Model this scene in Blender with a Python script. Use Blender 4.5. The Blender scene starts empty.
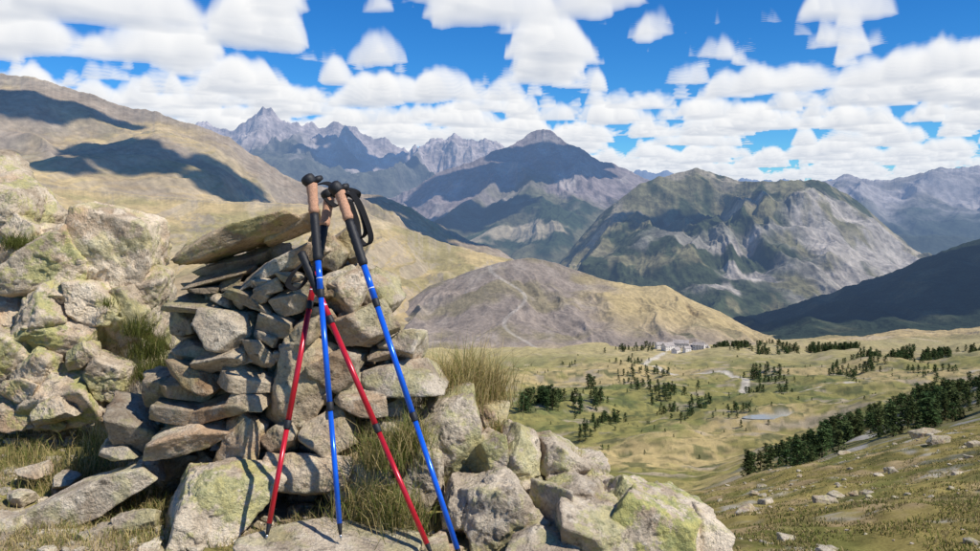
import bpy, bmesh, math, numpy as np
from mathutils import Vector, Matrix, Euler
scene=bpy.context.scene
scene.view_settings.view_transform='Standard'
scene.view_settings.look='None'
scene.view_settings.exposure=0
F=849.0; CX=490.0; HY=205.0      # b, e are image pixel coordinates, turned into view tangents: bearing = (b-490)/849, elevation = (205-e)/849, from the viewpoint
def W(b,e,d): return np.array([(b-CX)/F*d, d, (HY-e)/F*d])
RS=np.random.RandomState(11)
# ---------------------------------------------------------------- noise
_p=np.random.RandomState(5).permutation(256); PERM=np.concatenate([_p,_p,_p])
_g=np.random.RandomState(6).normal(size=(256,3)); GR=_g/np.linalg.norm(_g,axis=1)[:,None]*1.5
def pn3(x,y,z):
    xi=np.floor(x).astype(np.int64); yi=np.floor(y).astype(np.int64); zi=np.floor(z).astype(np.int64)
    xf=x-xi; yf=y-yi; zf=z-zi; xi&=255; yi&=255; zi&=255
    u=xf**3*(xf*(xf*6-15)+10); v=yf**3*(yf*(yf*6-15)+10); w=zf**3*(zf*(zf*6-15)+10)
    def g(a,b,c):
        h=PERM[PERM[PERM[xi+a]+yi+b]+zi+c]; G=GR[h]
        return G[...,0]*(xf-a)+G[...,1]*(yf-b)+G[...,2]*(zf-c)
    x00=g(0,0,0)*(1-u)+g(1,0,0)*u; x10=g(0,1,0)*(1-u)+g(1,1,0)*u
    x01=g(0,0,1)*(1-u)+g(1,0,1)*u; x11=g(0,1,1)*(1-u)+g(1,1,1)*u
    return (x00*(1-v)+x10*v)*(1-w)+(x01*(1-v)+x11*v)*w
_a=np.random.RandomState(8).rand(256)*2*np.pi; GC=np.cos(_a)*1.4; GS=np.sin(_a)*1.4
def pn2(x,y):
    xi=np.floor(x).astype(np.int64); yi=np.floor(y).astype(np.int64)
    xf=x-xi; yf=y-yi; xi&=255; yi&=255
    u=xf**3*(xf*(xf*6-15)+10); v=yf**3*(yf*(yf*6-15)+10)
    def g(a,b):
        h=PERM[PERM[xi+a]+yi+b]; return GC[h]*(xf-a)+GS[h]*(yf-b)
    return (g(0,0)*(1-u)+g(1,0)*u)*(1-v)+(g(0,1)*(1-u)+g(1,1)*u)*v
ROT=(math.cos(.65)*2.03,math.sin(.65)*2.03)
def fbm2(x,y,o=4,off=0.0):
    s=0;a=1.0;t=0; x=x+y*.0; y=y+x*.0
    for i in range(o):
        s=s+a*pn2(x+off+17.3*i,y+off*0.7+9.1*i); t+=a; a*=.5; x,y=x*ROT[0]-y*ROT[1],x*ROT[1]+y*ROT[0]
    return s/t
def rdg2(x,y,o=5,off=0.0,g=.45):
    s=0;a=1.0;t=0
    for i in range(o):
        s=s+a*(1-np.abs(pn2(x+off+13.3*i,y+off*0.6+7.7*i))*1.9); t+=a; a*=g
        x,y=x*ROT[0]-y*ROT[1],x*ROT[1]+y*ROT[0]
    return s/t
def fbm3(P,o=4,off=0.0):
    s=0;a=1.0;t=0; x,y,z=P[:,0]+off,P[:,1]+off*.7,P[:,2]+off*.3
    for i in range(o):
        s=s+a*pn3(x,y,z); t+=a; a*=.5; x=x*2.03+5.1; y=y*2.03+3.3; z=z*2.03+1.7
    return s/t
def ss(a,b,x):
    t=np.clip((x-a)/(b-a),0,1); return t*t*(3-2*t)
def mixc(c,d,f): return c*(1-f[:,None])+np.asarray(d)[None,:]*f[:,None]
# ---------------------------------------------------------------- mesh
def make_mesh(name,V,Fc,col=None,mat=None,smooth=True,parent=None,link=True):
    V=np.ascontiguousarray(V,dtype=np.float32); Fc=np.ascontiguousarray(Fc,dtype=np.int32)
    me=bpy.data.meshes.new(name); k=Fc.shape[1]
    me.vertices.add(len(V)); me.vertices.foreach_set('co',V.ravel())
    me.loops.add(Fc.size); me.loops.foreach_set('vertex_index',Fc.ravel())
    me.polygons.add(len(Fc)); me.polygons.foreach_set('loop_start',np.arange(len(Fc),dtype=np.int32)*k)
    me.polygons.foreach_set('use_smooth',np.full(len(Fc),smooth))
    me.update(calc_edges=True)
    if col is not None:
        if col.shape[1]==3: col=np.hstack([col,np.ones((len(col),1))])
        ca=me.color_attributes.new('Col','FLOAT_COLOR','POINT'); ca.data.foreach_set('color',np.ascontiguousarray(col,dtype=np.float32).ravel())
    if mat: me.materials.append(mat)
    ob=bpy.data.objects.new(name,me)
    if link: scene.collection.objects.link(ob)
    if parent: ob.parent=parent
    return ob
def grid_faces(nr,nc,wrap=False):
    i=np.arange(nr-1)[:,None]; j=np.arange(nc-(0 if wrap else 1))[None,:]; j2=(j+1)%nc
    return np.stack([i*nc+j,i*nc+j2,(i+1)*nc+j2,(i+1)*nc+j],-1).reshape(-1,4)
# ---------------------------------------------------------------- materials
def nmat(name):
    m=bpy.data.materials.new(name); m.use_nodes=True; nt=m.node_tree; nt.nodes.clear(); return m,nt
class NT:
    def __init__(s,nt): s.nt=nt
    def n(s,t,**k):
        x=s.nt.nodes.new(t)
        for a,b in k.items(): setattr(x,a,b)
        return x
    def l(s,a,b): s.nt.links.new(a,b)
    def noise(s,vec,scale,detail=5,rough=.55,lac=2.0):
        x=s.n('ShaderNodeTexNoise'); s.l(vec,x.inputs['Vector']); x.inputs['Scale'].default_value=scale; x.inputs['Detail'].default_value=detail; x.inputs['Roughness'].default_value=rough; return x.outputs['Fac']
    def math(s,op,a,b=None,clamp=False):
        x=s.n('ShaderNodeMath',operation=op); x.use_clamp=clamp
        for i,v in enumerate((a,b)):
            if v is None: continue
            if isinstance(v,(int,float)): x.inputs[i].default_value=v
            else: s.l(v,x.inputs[i])
        return x.outputs[0]
    def mr(s,v,a,b,c=0.,d=1.,smooth=True):
        x=s.n('ShaderNodeMapRange'); x.interpolation_type='SMOOTHSTEP' if smooth else 'LINEAR'
        s.l(v,x.inputs[0])
        for i,q in enumerate((a,b,c,d)): x.inputs[i+1].default_value=q
        return x.outputs[0]
    def mix(s,f,a,b,mode='MIX'):
        x=s.n('ShaderNodeMix',data_type='RGBA',blend_type=mode)
        for i,v in ((0,f),(6,a),(7,b)):
            if isinstance(v,(int,float)): x.inputs[i].default_value=v
            elif isinstance(v,tuple): x.inputs[i].default_value=(*v,1)
            else: s.l(v,x.inputs[i])
        return x.outputs[2]
def terrain_mat(name,tex,bump=0.6,contrast=0.35,haze=True,bdist=None):
    m,nt=nmat(name); N=NT(nt)
    geo=N.n('ShaderNodeNewGeometry'); at=N.n('ShaderNodeAttribute',attribute_name='Col')
    col=at.outputs['Color']; h=None
    for k,(sc) in enumerate(tex):
        f=N.noise(geo.outputs['Position'],1.0/sc,5,.62)
        g=N.mr(f,.3,.7,1-contrast,1+contrast,False)
        cc=N.n('ShaderNodeCombineColor')
        for i in range(3): N.l(g,cc.inputs[i])
        col=N.mix(1.0,col,cc.outputs[0],'MULTIPLY')
        h=f if h is None else N.math('ADD',N.math('MULTIPLY',h,.5),f)
    bp=N.n('ShaderNodeBump'); bp.inputs['Strength'].default_value=bump; bp.inputs['Distance'].default_value=bdist or tex[-1]*.4; N.l(h,bp.inputs['Height'])
    bs=N.n('ShaderNodeBsdfDiffuse'); bs.inputs['Roughness'].default_value=.6; N.l(col,bs.inputs['Color']); N.l(bp.outputs[0],bs.inputs['Normal'])
    out=N.n('ShaderNodeOutputMaterial'); sh=bs.outputs[0]
    if haze:  # aerial haze painted into the material: blue emission, stronger with distance
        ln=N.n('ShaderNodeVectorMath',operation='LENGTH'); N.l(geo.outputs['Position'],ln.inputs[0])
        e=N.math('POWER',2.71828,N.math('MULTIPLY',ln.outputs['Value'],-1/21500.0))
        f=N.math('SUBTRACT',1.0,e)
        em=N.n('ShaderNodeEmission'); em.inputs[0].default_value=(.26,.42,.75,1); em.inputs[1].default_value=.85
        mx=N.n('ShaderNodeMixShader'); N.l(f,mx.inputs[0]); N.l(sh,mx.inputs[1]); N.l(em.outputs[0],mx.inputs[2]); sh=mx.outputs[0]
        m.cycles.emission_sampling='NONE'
    N.l(sh,out.inputs[0]); return m
def rock_mat():
    m,nt=nmat('limestone'); N=NT(nt)
    geo=N.n('ShaderNodeNewGeometry'); at=N.n('ShaderNodeAttribute',attribute_name='Col'); pos=geo.outputs['Position']
    n1=N.noise(pos,5,8,.65); n2=N.noise(pos,2.6,6,.6); n3=N.noise(pos,14,8,.7); n4=N.noise(pos,120,4,.6)
    off=N.n('ShaderNodeVectorMath',operation='ADD'); N.l(pos,off.inputs[0]); off.inputs[1].default_value=(7,3,5)
    n5=N.noise(off.outputs[0],7,9,.7); n6=N.noise(off.outputs[0],26,8,.7)
    base=N.mix(N.mr(n1,.34,.60),(.35,.285,.21),(.66,.57,.435))
    base=N.mix(N.math('MULTIPLY',N.mr(n2,.50,.64),.6),base,(.46,.29,.16))
    base=N.mix(N.math('MULTIPLY',N.mr(n3,.52,.62),.5),base,(.76,.69,.56))
    base=N.mix(N.math('MULTIPLY',N.mr(n6,.57,.66),.75),base,(.10,.085,.065))
    base=N.mix(1.0,base,at.outputs['Color'],'MULTIPLY')
    li=N.math('MULTIPLY',N.mr(n5,.485,.56),at.outputs['Alpha'])
    base=N.mix(li,base,N.mix(N.mr(n6,.4,.6),(.56,.52,.16),(.33,.35,.12)))
    sp=N.mr(n4,.3,.7,.78,1.2,False); cc=N.n('ShaderNodeCombineColor'); [N.l(sp,cc.inputs[i]) for i in range(3)]
    base=N.mix(1.0,base,cc.outputs[0],'MULTIPLY')
    h=N.math('ADD',N.math('MULTIPLY',n3,.9),N.math('MULTIPLY',n1,1.2)); h=N.math('ADD',h,N.math('MULTIPLY',n4,.14)); h=N.math('ADD',h,N.math('MULTIPLY',n6,.5))
    bp=N.n('ShaderNodeBump'); bp.inputs['Strength'].default_value=.85; bp.inputs['Distance'].default_value=.038; N.l(h,bp.inputs['Height'])
    bs=N.n('ShaderNodeBsdfPrincipled'); N.l(base,bs.inputs['Base Color']); bs.inputs['Roughness'].default_value=.9; bs.inputs['Specular IOR Level'].default_value=.2; N.l(bp.outputs[0],bs.inputs['Normal'])
    out=N.n('ShaderNodeOutputMaterial'); N.l(bs.outputs[0],out.inputs[0]); return m
def simple(name,c,rough=.5,metal=0,noise=None,bump=0,var=.25):
    m,nt=nmat(name); N=NT(nt); bs=N.n('ShaderNodeBsdfPrincipled'); bs.inputs['Roughness'].default_value=rough; bs.inputs['Metallic'].default_value=metal
    tc=N.n('ShaderNodeTexCoord'); f=N.noise(tc.outputs['Object'],noise or 40,5,.6)
    c2=tuple(min(1,v*(1+var)) for v in c); c1=tuple(v*(1-var) for v in c)
    N.l(N.mix(N.mr(f,.3,.7),c1,c2),bs.inputs['Base Color'])
    if bump:
        bp=N.n('ShaderNodeBump'); bp.inputs['Strength'].default_value=bump; bp.inputs['Distance'].default_value=.002; N.l(f,bp.inputs['Height']); N.l(bp.outputs[0],bs.inputs['Normal'])
    out=N.n('ShaderNodeOutputMaterial'); N.l(bs.outputs[0],out.inputs[0]); return m
def leaf_mat(name,trans=.3):
    m,nt=nmat(name); N=NT(nt); at=N.n('ShaderNodeAttribute',attribute_name='Col')
    a=N.n('ShaderNodeBsdfDiffuse'); b=N.n('ShaderNodeBsdfTranslucent'); N.l(at.outputs[0],a.inputs[0]); N.l(at.outputs[0],b.inputs[0])
    mx=N.n('ShaderNodeMixShader'); mx.inputs[0].default_value=trans; N.l(a.outputs[0],mx.inputs[1]); N.l(b.outputs[0],mx.inputs[2])
    out=N.n('ShaderNodeOutputMaterial'); N.l(mx.outputs[0],out.inputs[0]); return m
ROCK=rock_mat(); GRASS=leaf_mat('grass_blades',.35); PINE=leaf_mat('pine_needles',.15)
# ---------------------------------------------------------------- ground height
DK=np.array([.5,2.7,4,6,12,25,50,100,200,260,350,600,1150,2000,4000,8000,20000,70000.])
FAR=[338,322,300,248,217]
TB={-400:[1988,541,438,380,400,420,420,400,380,370,360,350,345],
 0:[1988,541,438,390,430,440,440,430,420,410,400,380,350],
 170:[1988,541,440,400,460,470,480,480,470,460,450,410,355],
 330:[1988,541,445,410,480,490,500,500,490,485,470,415,356],
 490:[1988,545,460,450,490,505,508,505,500,490,470,413,354],
 560:[1988,570,505,490,505,514,514,510,500,490,470,410,352],
 700:[1988,640,610,580,551,515,492,505,500,488,465,405,350],
 800:[1988,660,625,590,545,500,466,478,462,448,445,398,348],
 900:[1988,660,635,595,540,482,440,450,424,414,418,386,347],
 980:[1988,660,635,595,535,470,422,430,400,391,396,373,346],
 1150:[1988,660,635,595,530,455,405,410,360,355,365,360,343]}
bk=sorted(TB); T0=np.array([TB[b]+FAR for b in bk],float)
S0=(T0-HY)/F
BF=np.linspace(-400,1150,311); LF=np.linspace(math.log(.5),math.log(70000),500)
tmp=np.array([np.interp(LF,np.log(DK),np.log(S0[i])) for i in range(len(bk))])
SG=np.array([np.interp(BF,bk,tmp[:,j]) for j in range(len(LF))]).T
def blur(A,n,ax):
    k=np.hanning(n+2)[1:-1]; k/=k.sum(); A=np.apply_along_axis(lambda v:np.convolve(np.pad(v,n//2,mode='edge'),k,'valid'),ax,A); return A
SG=blur(blur(SG,11,0),11,1)
POND=None; PA,PB=10.,3.6
def pond_d(x,y): return np.hypot((x-POND[0])/PA,(y-POND[1]-.15*(x-POND[0]))/PB)+.30*fbm2(x/8,y/6,2,4.)
def gz(x,y):
    x=np.asarray(x,float); y=np.asarray(y,float)
    r=np.hypot(x,y); th=np.arctan2(x,y); thc=np.clip(th,-1.0,1.0)
    b=np.clip(CX+F*np.tan(thc),-400,1149.9); l=np.log(np.clip(r*1.0,.51,69000)*np.maximum(np.cos(th),.55))
    l=np.clip(l,LF[0]+1e-6,LF[-1]-1e-6)
    bi=(b-BF[0])/(BF[1]-BF[0]); li=(l-LF[0])/(LF[1]-LF[0]); i=np.clip(bi.astype(int),0,309); j=np.clip(li.astype(int),0,498); u=bi-i; v=li-j
    s=(SG[i,j]*(1-u)+SG[i+1,j]*u)*(1-v)+(SG[i,j+1]*(1-u)+SG[i+1,j+1]*u)*v
    d=r*np.maximum(np.cos(th),.55); z=-np.exp(s)*d
    z=z+(fbm2(x/.7,y/.7,4)*.05+fbm2(x/.12,y/.12,3,4.)*.012)*(1-ss(5,12,r))
    z=z+(fbm2(x/5,y/5,5,2.)*.55+fbm2(x/1.0,y/1.0,3,8.)*.10)*ss(7,14,r)*(1-ss(70,130,r))
    z=z+(fbm2(x/22,y/22,4,3.)*3.2)*ss(60,120,r)*(1-ss(600,900,r))
    z=z+(fbm2(x/110,y/110,5,6.)*18.0)*ss(200,420,r)*(1-ss(4000,9000,r))
    if POND is not None:
        w=1-ss(1.0,2.6,pond_d(x,y)); z=z*(1-w)+(POND[2]-.6)*w
    return z
_px,_py=(768-CX)/F*480,480.; POND=(_px,_py,float(gz(np.array([_px]),np.array([_py]))[0])+.3)
# dirt track through the valley
TRK=[(682,1180),(655,1060),(640,960),(672,880),(720,830),(748,770),(742,700),(765,655),(830,640),(890,680),(960,700),(1060,690)]
TP_=np.array([[(b-CX)/F*d,d] for b,d in TRK]); tq=np.linspace(0,len(TP_)-1,160); TPf=np.stack([np.interp(tq,range(len(TP_)),TP_[:,0]),np.interp(tq,range(len(TP_)),TP_[:,1])],1)
kk=np.hanning(15); kk/=kk.sum(); TPf=np.stack([np.convolve(np.pad(TPf[:,i],7,mode='edge'),kk,'valid') for i in (0,1)],1)
# ground mesh
th=np.concatenate([np.linspace(-math.pi,-.72,60,endpoint=False),np.linspace(-.72,.72,950),np.linspace(.72,math.pi,60,endpoint=False)[1:]])
rr=np.concatenate([np.geomspace(.3,2,16,endpoint=False),np.geomspace(2,8,200,endpoint=False),np.geomspace(8,70,190,endpoint=False),np.geomspace(70,1500,360,endpoint=False),np.geomspace(1500,7e4,50)])
R_,T_=np.meshgrid(rr,th,indexing='ij'); X=(R_*np.sin(T_)).ravel(); Y=(R_*np.cos(T_)).ravel(); Z=gz(X,Y); r=np.hypot(X,Y)
img_x=CX+F*np.tan(np.clip(np.arctan2(X,Y),-1,1))  # image pixel column of each ground point
def ground_col(X,Y,r,img_x):
    n=len(X); a=fbm2(X/.5,Y/.5,5)*2; b=fbm2(X/6,Y/6,5,3.)*2; c=fbm2(X/70,Y/70,6,5.)*2; e=fbm2(X/260,Y/160,5,9.)*2; g=fbm2(X/18,Y/18,5,12.)*2
    near=np.tile([.30,.235,.15],(n,1)); near=mixc(near,[.50,.44,.34],ss(.0,.5,fbm2(X/.15,Y/.15,4,8)*2)); near=mixc(near,[.24,.21,.075],ss(-.15,.35,a))
    mid=np.tile([.285,.23,.08],(n,1)); mid=mixc(mid,[.165,.16,.05],ss(-.1,.45,b)); mid=mixc(mid,[.36,.27,.14],ss(.05,.55,fbm2(X/2.2,Y/2.2,5,1.)*2+.25*b)); mid=mixc(mid,[.40,.36,.28],ss(.5,.8,fbm2(X/3,Y/1.6,4,21.)*2+.1)); mid=mixc(mid,[.085,.09,.035],ss(.3,.55,fbm2(X/4,Y/2.5,5,51.)*2)*.75)
    far=np.tile([.265,.235,.076],(n,1)); far=mixc(far,[.15,.165,.052],ss(-.1,.45,c+.35*g)*.9); far=mixc(far,[.44,.34,.155],ss(-.05,.4,e+.4*g)); far=mixc(far,[.085,.10,.037],ss(.25,.5,g-.2*c)*.75)
    far=mixc(far,[.38,.31,.21],ss(.3,.55,fbm2(X/40,Y/26,5,31.)*2)*.8)
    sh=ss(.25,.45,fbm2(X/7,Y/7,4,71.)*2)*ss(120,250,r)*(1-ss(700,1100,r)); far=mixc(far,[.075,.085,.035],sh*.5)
    out=near*(1-ss(5,11,r))[:,None]+mid*ss(5,11,r)[:,None]
    w=ss(70,140,r)[:,None]; out=out*(1-w)+far*w
    pr=ss(120,160,r)*(1-ss(330,420,r))*ss(720,800,img_x+20*g); out=mixc(out,[.13,.13,.05],pr*.7); out=mixc(out,[.40,.37,.33],pr*ss(.2,.5,g)*.8)
    out=mixc(out,[.43,.35,.17],ss(850,1200,r)*.75)
    pd=pond_d(X,Y); out=mixc(out,[.46,.42,.34],ss(1.9,1.25,pd)*(r<2000)*.9)
    sel=np.where((r>400)&(r<1600)&(img_x>560)&(img_x<1140))[0]; dm=np.full(len(sel),1e9); xs,ys=X[sel],Y[sel]
    for q in range(len(TPf)-1):
        p0,p1=TPf[q],TPf[q+1]; v=p1-p0; L2=v@v+1e-9; t=np.clip(((xs-p0[0])*v[0]+(ys-p0[1])*v[1])/L2,0,1); dm=np.minimum(dm,np.hypot(xs-p0[0]-t*v[0],(ys-p0[1]-t*v[1])))
    f=np.zeros(n); f[sel]=1-ss(2.4,4.8,dm+fbm2(xs/9,ys/9,2)*1.5); out=mixc(out,[.56,.50,.40],f*.9)
    return out
GC_=ground_col(X,Y,r,img_x)
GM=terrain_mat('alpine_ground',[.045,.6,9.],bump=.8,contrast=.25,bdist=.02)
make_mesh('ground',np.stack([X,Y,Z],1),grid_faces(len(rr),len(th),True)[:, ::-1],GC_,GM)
# pond water
m,nt=nmat('pond_water'); N=NT(nt); bs=N.n('ShaderNodeBsdfPrincipled'); bs.inputs['Base Color'].default_value=(.34,.34,.29,1); bs.inputs['Roughness'].default_value=.2
geo=N.n('ShaderNodeNewGeometry'); bp=N.n('ShaderNodeBump'); bp.inputs['Strength'].default_value=.4; bp.inputs['Distance'].default_value=.1; N.l(N.noise(geo.outputs['Position'],.8,4),bp.inputs['Height']); N.l(bp.outputs[0],bs.inputs['Normal']); o=N.n('ShaderNodeOutputMaterial'); N.l(bs.outputs[0],o.inputs[0])
tt_=np.linspace(0,2*math.pi,65)[:-1]; rg=np.linspace(0,1.5,8); Pv=np.array([[POND[0]+PA*q*math.cos(a),POND[1]+PB*q*math.sin(a)+.15*PA*q*math.cos(a),POND[2]-.25] for q in rg for a in tt_]); make_mesh('pond',Pv,grid_faces(8,64,True),None,m)
# ---------------------------------------------------------------- mountains
def mountain(name,prof,D,foot,foot_e,amp,L,colfn,tex,jag=0,seed=0,rows=200,back=.25,dvar=.05,pw=.85,contrast=.25,cols=1.5,bump=.6):
    b0,b1=prof[0][0],prof[-1][0]; nc=int((b1-b0)*cols); B=np.linspace(b0,b1,nc); E=np.interp(B,[p[0] for p in prof],[p[1] for p in prof])
    k=np.hanning(9); k/=k.sum(); E1=np.convolve(np.pad(E,4,mode='edge'),k,'valid')
    k=np.hanning(31); k/=k.sum(); E2=np.convolve(np.pad(E1,15,mode='edge'),k,'valid')
    U=(B-CX)/F; Yc=D*(1+dvar*fbm2(B/120.,B*0+seed,2)*2)
    Zc=(HY-E1)/F*Yc + jag*(fbm2(B/14.,B*0+3.3+seed,5)*1.6); Zs=(HY-E2)/F*Yc
    t=np.concatenate([np.linspace(0,1,rows),1+np.linspace(0,back,int(rows*.2))[1:]]); s=(1-t)[:,None]
    Wd=(Yc-foot)[None,:]; Yg=Yc[None,:]-Wd*s; Xg=U[None,:]*Yg
    Zb=-(foot_e-HY)/F*foot; sp=np.clip(s,0,1); wj=np.exp(-sp*7)
    Zt=Zc[None,:]*wj+Zs[None,:]*(1-wj)
    Zg=Zt+(Zb-Zt)*sp**pw - np.clip(-s,0,1)*Wd*.5
    Xf,Yf=Xg.ravel(),Yg.ravel()
    wx=fbm2(Xf/L/1.7,Yf/L/1.7,3,seed+50.)*.7
    n1=rdg2(Xf/L+wx,Yf/(L*2.3)+wx*.6,6,seed*3.1+1); n2=fbm2(Xf/(L*.25),Yf/(L*.3),4,seed+7.)
    env=(np.clip(sp*5,0,1)*(1-.55*sp)*np.ones_like(Zg)).ravel()
    Zf=Zg.ravel()+amp*((n1-.55)*1.1+n2*.16)*env
    Zg=Zf.reshape(Zg.shape)
    dzr=np.gradient(Zg,axis=0); dyr=np.gradient(Yg,axis=0); dxr=np.gradient(Xg,axis=0); dzc=np.gradient(Zg,axis=1); dyc=np.gradient(Yg,axis=1); dxc=np.gradient(Xg,axis=1)
    N=np.cross(np.stack([dxc,dyc,dzc],-1),np.stack([dxr,dyr,dzr],-1)); N/=np.linalg.norm(N,axis=-1)[...,None]+1e-9; nz=np.abs(N[...,2]).ravel()
    S=(np.ones_like(Zg)*sp).ravel(); BB=np.tile(B,len(t)); EE=HY-Zf/Yf*F
    C=colfn(Xf,Yf,Zf,S,nz,n1,n2,BB,EE)
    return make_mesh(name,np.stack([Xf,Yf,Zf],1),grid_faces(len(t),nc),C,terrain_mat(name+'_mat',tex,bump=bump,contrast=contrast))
def base(n,c): return np.tile(np.asarray(c,float),(n,1))
def c_left(X,Y,Z,S,nz,n1,n2,B,E):
    c=base(len(X),[.35,.26,.14]); q=fbm2(X/500,Y/300,5,3.)*2
    c=mixc(c,[.48,.36,.175],ss(-.2,.4,q)); c=mixc(c,[.25,.21,.10],ss(.0,.5,fbm2(X/220,Y/300,5,9.)*2)*.7)
    c=mixc(c,[.29,.23,.175],ss(.4,.05,S+.4*q)*.75)
    c=mixc(c,[.36,.30,.23],ss(.93,.82,nz)*.4); return c
def c_gold(X,Y,Z,S,nz,n1,n2,B,E):
    c=base(len(X),[.48,.36,.17]); q=fbm2(X/260,Y/200,6,3.)*2
    c=mixc(c,[.30,.25,.105],ss(-.05,.45,q)*.8); c=mixc(c,[.56,.45,.29],ss(.2,.6,fbm2(X/90,Y/160,5,19.)*2)*.5); c=mixc(c,[.38,.31,.23],ss(.92,.8,nz)*.6); return c
def c_hill(X,Y,Z,S,nz,n1,n2,B,E):
    c=base(len(X),[.285,.23,.18]); q=fbm2(X/150,Y/120,6,3.)*2
    c=mixc(c,[.24,.20,.105],ss(.0,.5,q)*.7); c=mixc(c,[.36,.30,.24],ss(.2,.6,fbm2(X/60,Y/130,5,23.)*2)*.6)
    gold=ss(570,630,B+40*q)*ss(.85,.35,S)+ss(.8,1,S)*.7
    c=mixc(c,[.47,.36,.17],np.clip(gold,0,1)*.88)
    tr=1-ss(1.2,3.,np.abs(B-512-14*np.sin(E/9.)-(E-300)*.25)); c=mixc(c,[.46,.41,.34],tr*.5)
    fp=ss(.15,.35,fbm2(X/60,Y/60,5,77.)*2)*ss(640,720,B)*.8; c=mixc(c,[.06,.075,.03],fp*ss(.3,.7,S)); return c
def c_m1(X,Y,Z,S,nz,n1,n2,B,E):
    c=base(len(X),[.48,.40,.35]); q=fbm2(X/900,Y/900,6,3.)*2
    c=mixc(c,[.26,.225,.21],ss(-.1,.5,q)*.6); c=mixc(c,[.62,.53,.47],ss(.5,.9,n1)*.5)
    c=mixc(c,[.085,.09,.06],ss(.28,.5,S+.15*q)*.95); return c
def c_m2(X,Y,Z,S,nz,n1,n2,B,E):
    c=base(len(X),[.27,.22,.20]); q=fbm2(X/600,Y/500,6,3.)*2; q2=fbm2(X/350,Y/700,6,13.)*2
    c=mixc(c,[.42,.36,.31],ss(.0,.5,q2)*.8)
    c=mixc(c,[.17,.155,.09],ss(.26,.42,S+.12*q)); f=ss(-.3,.1,q2+.4*q)
    c=mixc(c,[.050,.068,.036],ss(.32,.48,S+.1*q)*(.35+.65*f)); c=mixc(c,[.42,.35,.23],ss(.3,.55,q-.2*q2)*ss(.35,.55,S)*.9)
    return c
def c_m3(X,Y,Z,S,nz,n1,n2,B,E):
    c=base(len(X),[.20,.18,.095]); q=fbm2(X/420,Y/420,6,3.)*2; q2=fbm2(X/220,Y/500,6,13.)*2
    c=mixc(c,[.38,.32,.22],ss(-.2,.3,q)*ss(.6,.12,S)); f=ss(-.25,.1,q2+.5*q+.5*ss(.1,.6,S)-.2)
    c=mixc(c,[.048,.064,.032],f*.92)
    rk=ss(740,820,B+60*q)*ss(.08,.22,S)*ss(1.0,.8,S)*ss(-.35,.1,q2+.15)+ss(.12,.42,q-.3*q2)*ss(.3,.7,S)*.8*ss(600,660,B)
    c=mixc(c,[.44,.385,.32],np.clip(rk,0,1)*.9); return c
def c_m4(X,Y,Z,S,nz,n1,n2,B,E):
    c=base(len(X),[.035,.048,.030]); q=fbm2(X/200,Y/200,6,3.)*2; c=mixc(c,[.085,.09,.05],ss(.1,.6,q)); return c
def c_m5(X,Y,Z,S,nz,n1,n2,B,E):
    c=base(len(X),[.42,.37,.33]); q=fbm2(X/900,Y/900,6,3.)*2
    c=mixc(c,[.25,.22,.17],ss(-.1,.5,q)*.8); c=mixc(c,[.06,.075,.05],ss(.3,.55,S+.15*q)*.95); return c
def c_m6(X,Y,Z,S,nz,n1,n2,B,E): return base(len(X),[.20,.20,.20])+ (fbm2(X/2000,Y/2000,5,3.)*.2)[:,None]
mountain('mountain_range',[(100,175),(250,174),(420,172),(560,172),(640,171),(700,176),(760,179),(815,181),(900,183),(1150,184)],27000,21000,212,400,2500,c_m6,[900.],jag=150,seed=6,rows=80)
mountain('rocky_mountain',[(120,150),(170,128),(195,123),(215,127),(230,128),(248,121),(262,108),(270,109),(278,117),(300,121),(318,126),(340,124),(365,133),(384,140),(405,150),(418,148),(432,138),(450,134),(470,141),(486,139),(502,147),(520,160),(560,190),(640,230)],14000,9000,228,800,1200,c_m1,[300.,90.],jag=100,seed=1,rows=220,contrast=.35,bump=.9)
mountain('mountain',[(720,235),(780,200),(815,184),(835,178),(850,175),(868,178),(880,181),(900,178),(920,172),(940,168),(960,167),(980,165),(1060,155),(1200,150)],11500,7000,262,500,1500,c_m5,[250.,80.],jag=45,seed=5,rows=170)
mountain('mountain_peak',[(300,222),(350,205),(385,200),(415,188),(432,176),(462,165),(482,158),(505,147),(522,139),(538,129),(546,129),(556,134),(568,142),(582,150),(600,160),(625,169),(645,178),(670,195),(720,215),(800,240)],8800,5200,312,400,1200,c_m2,[200.,55.],jag=30,seed=2,rows=260,pw=.75,contrast=.3,bump=.9)
mountain('forested_mountain',[(520,300),(560,262),(600,215),(625,195),(640,184),(660,177),(680,173),(697,168),(715,174),(740,181),(765,183),(790,180),(812,179),(830,185),(850,197),(872,212),(890,230),(912,248),(935,262),(980,290),(1040,320)],5400,3300,325,280,650,c_m3,[120.,35.],jag=14,seed=3,rows=240,pw=.8,contrast=.35,bump=.9)
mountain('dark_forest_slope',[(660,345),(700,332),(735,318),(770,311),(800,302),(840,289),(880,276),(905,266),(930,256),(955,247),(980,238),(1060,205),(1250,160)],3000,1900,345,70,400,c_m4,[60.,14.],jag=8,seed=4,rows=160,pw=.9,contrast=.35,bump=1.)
mountain('grassy_mountain',[(-400,50),(-150,62),(0,74),(30,76),(60,85),(90,94),(120,105),(160,113),(200,127),(228,137),(250,152),(280,172),(300,183),(340,189),(380,196),(410,207),(430,220),(465,238),(500,251),(540,275),(640,325)],3400,1500,330,150,620,c_left,[110.,26.],jag=8,seed=7,rows=260,pw=.8,contrast=.25,dvar=.02)
mountain('golden_hillside',[(-400,140),(-150,160),(0,175),(80,188),(150,196),(220,201),(290,203),(350,208),(400,226),(440,241),(480,253),(510,259),(540,268),(600,300),(680,340)],2300,1330,375,60,300,c_gold,[50.,12.],jag=4,seed=8,rows=240,pw=.8,contrast=.2,dvar=.02)
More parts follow.
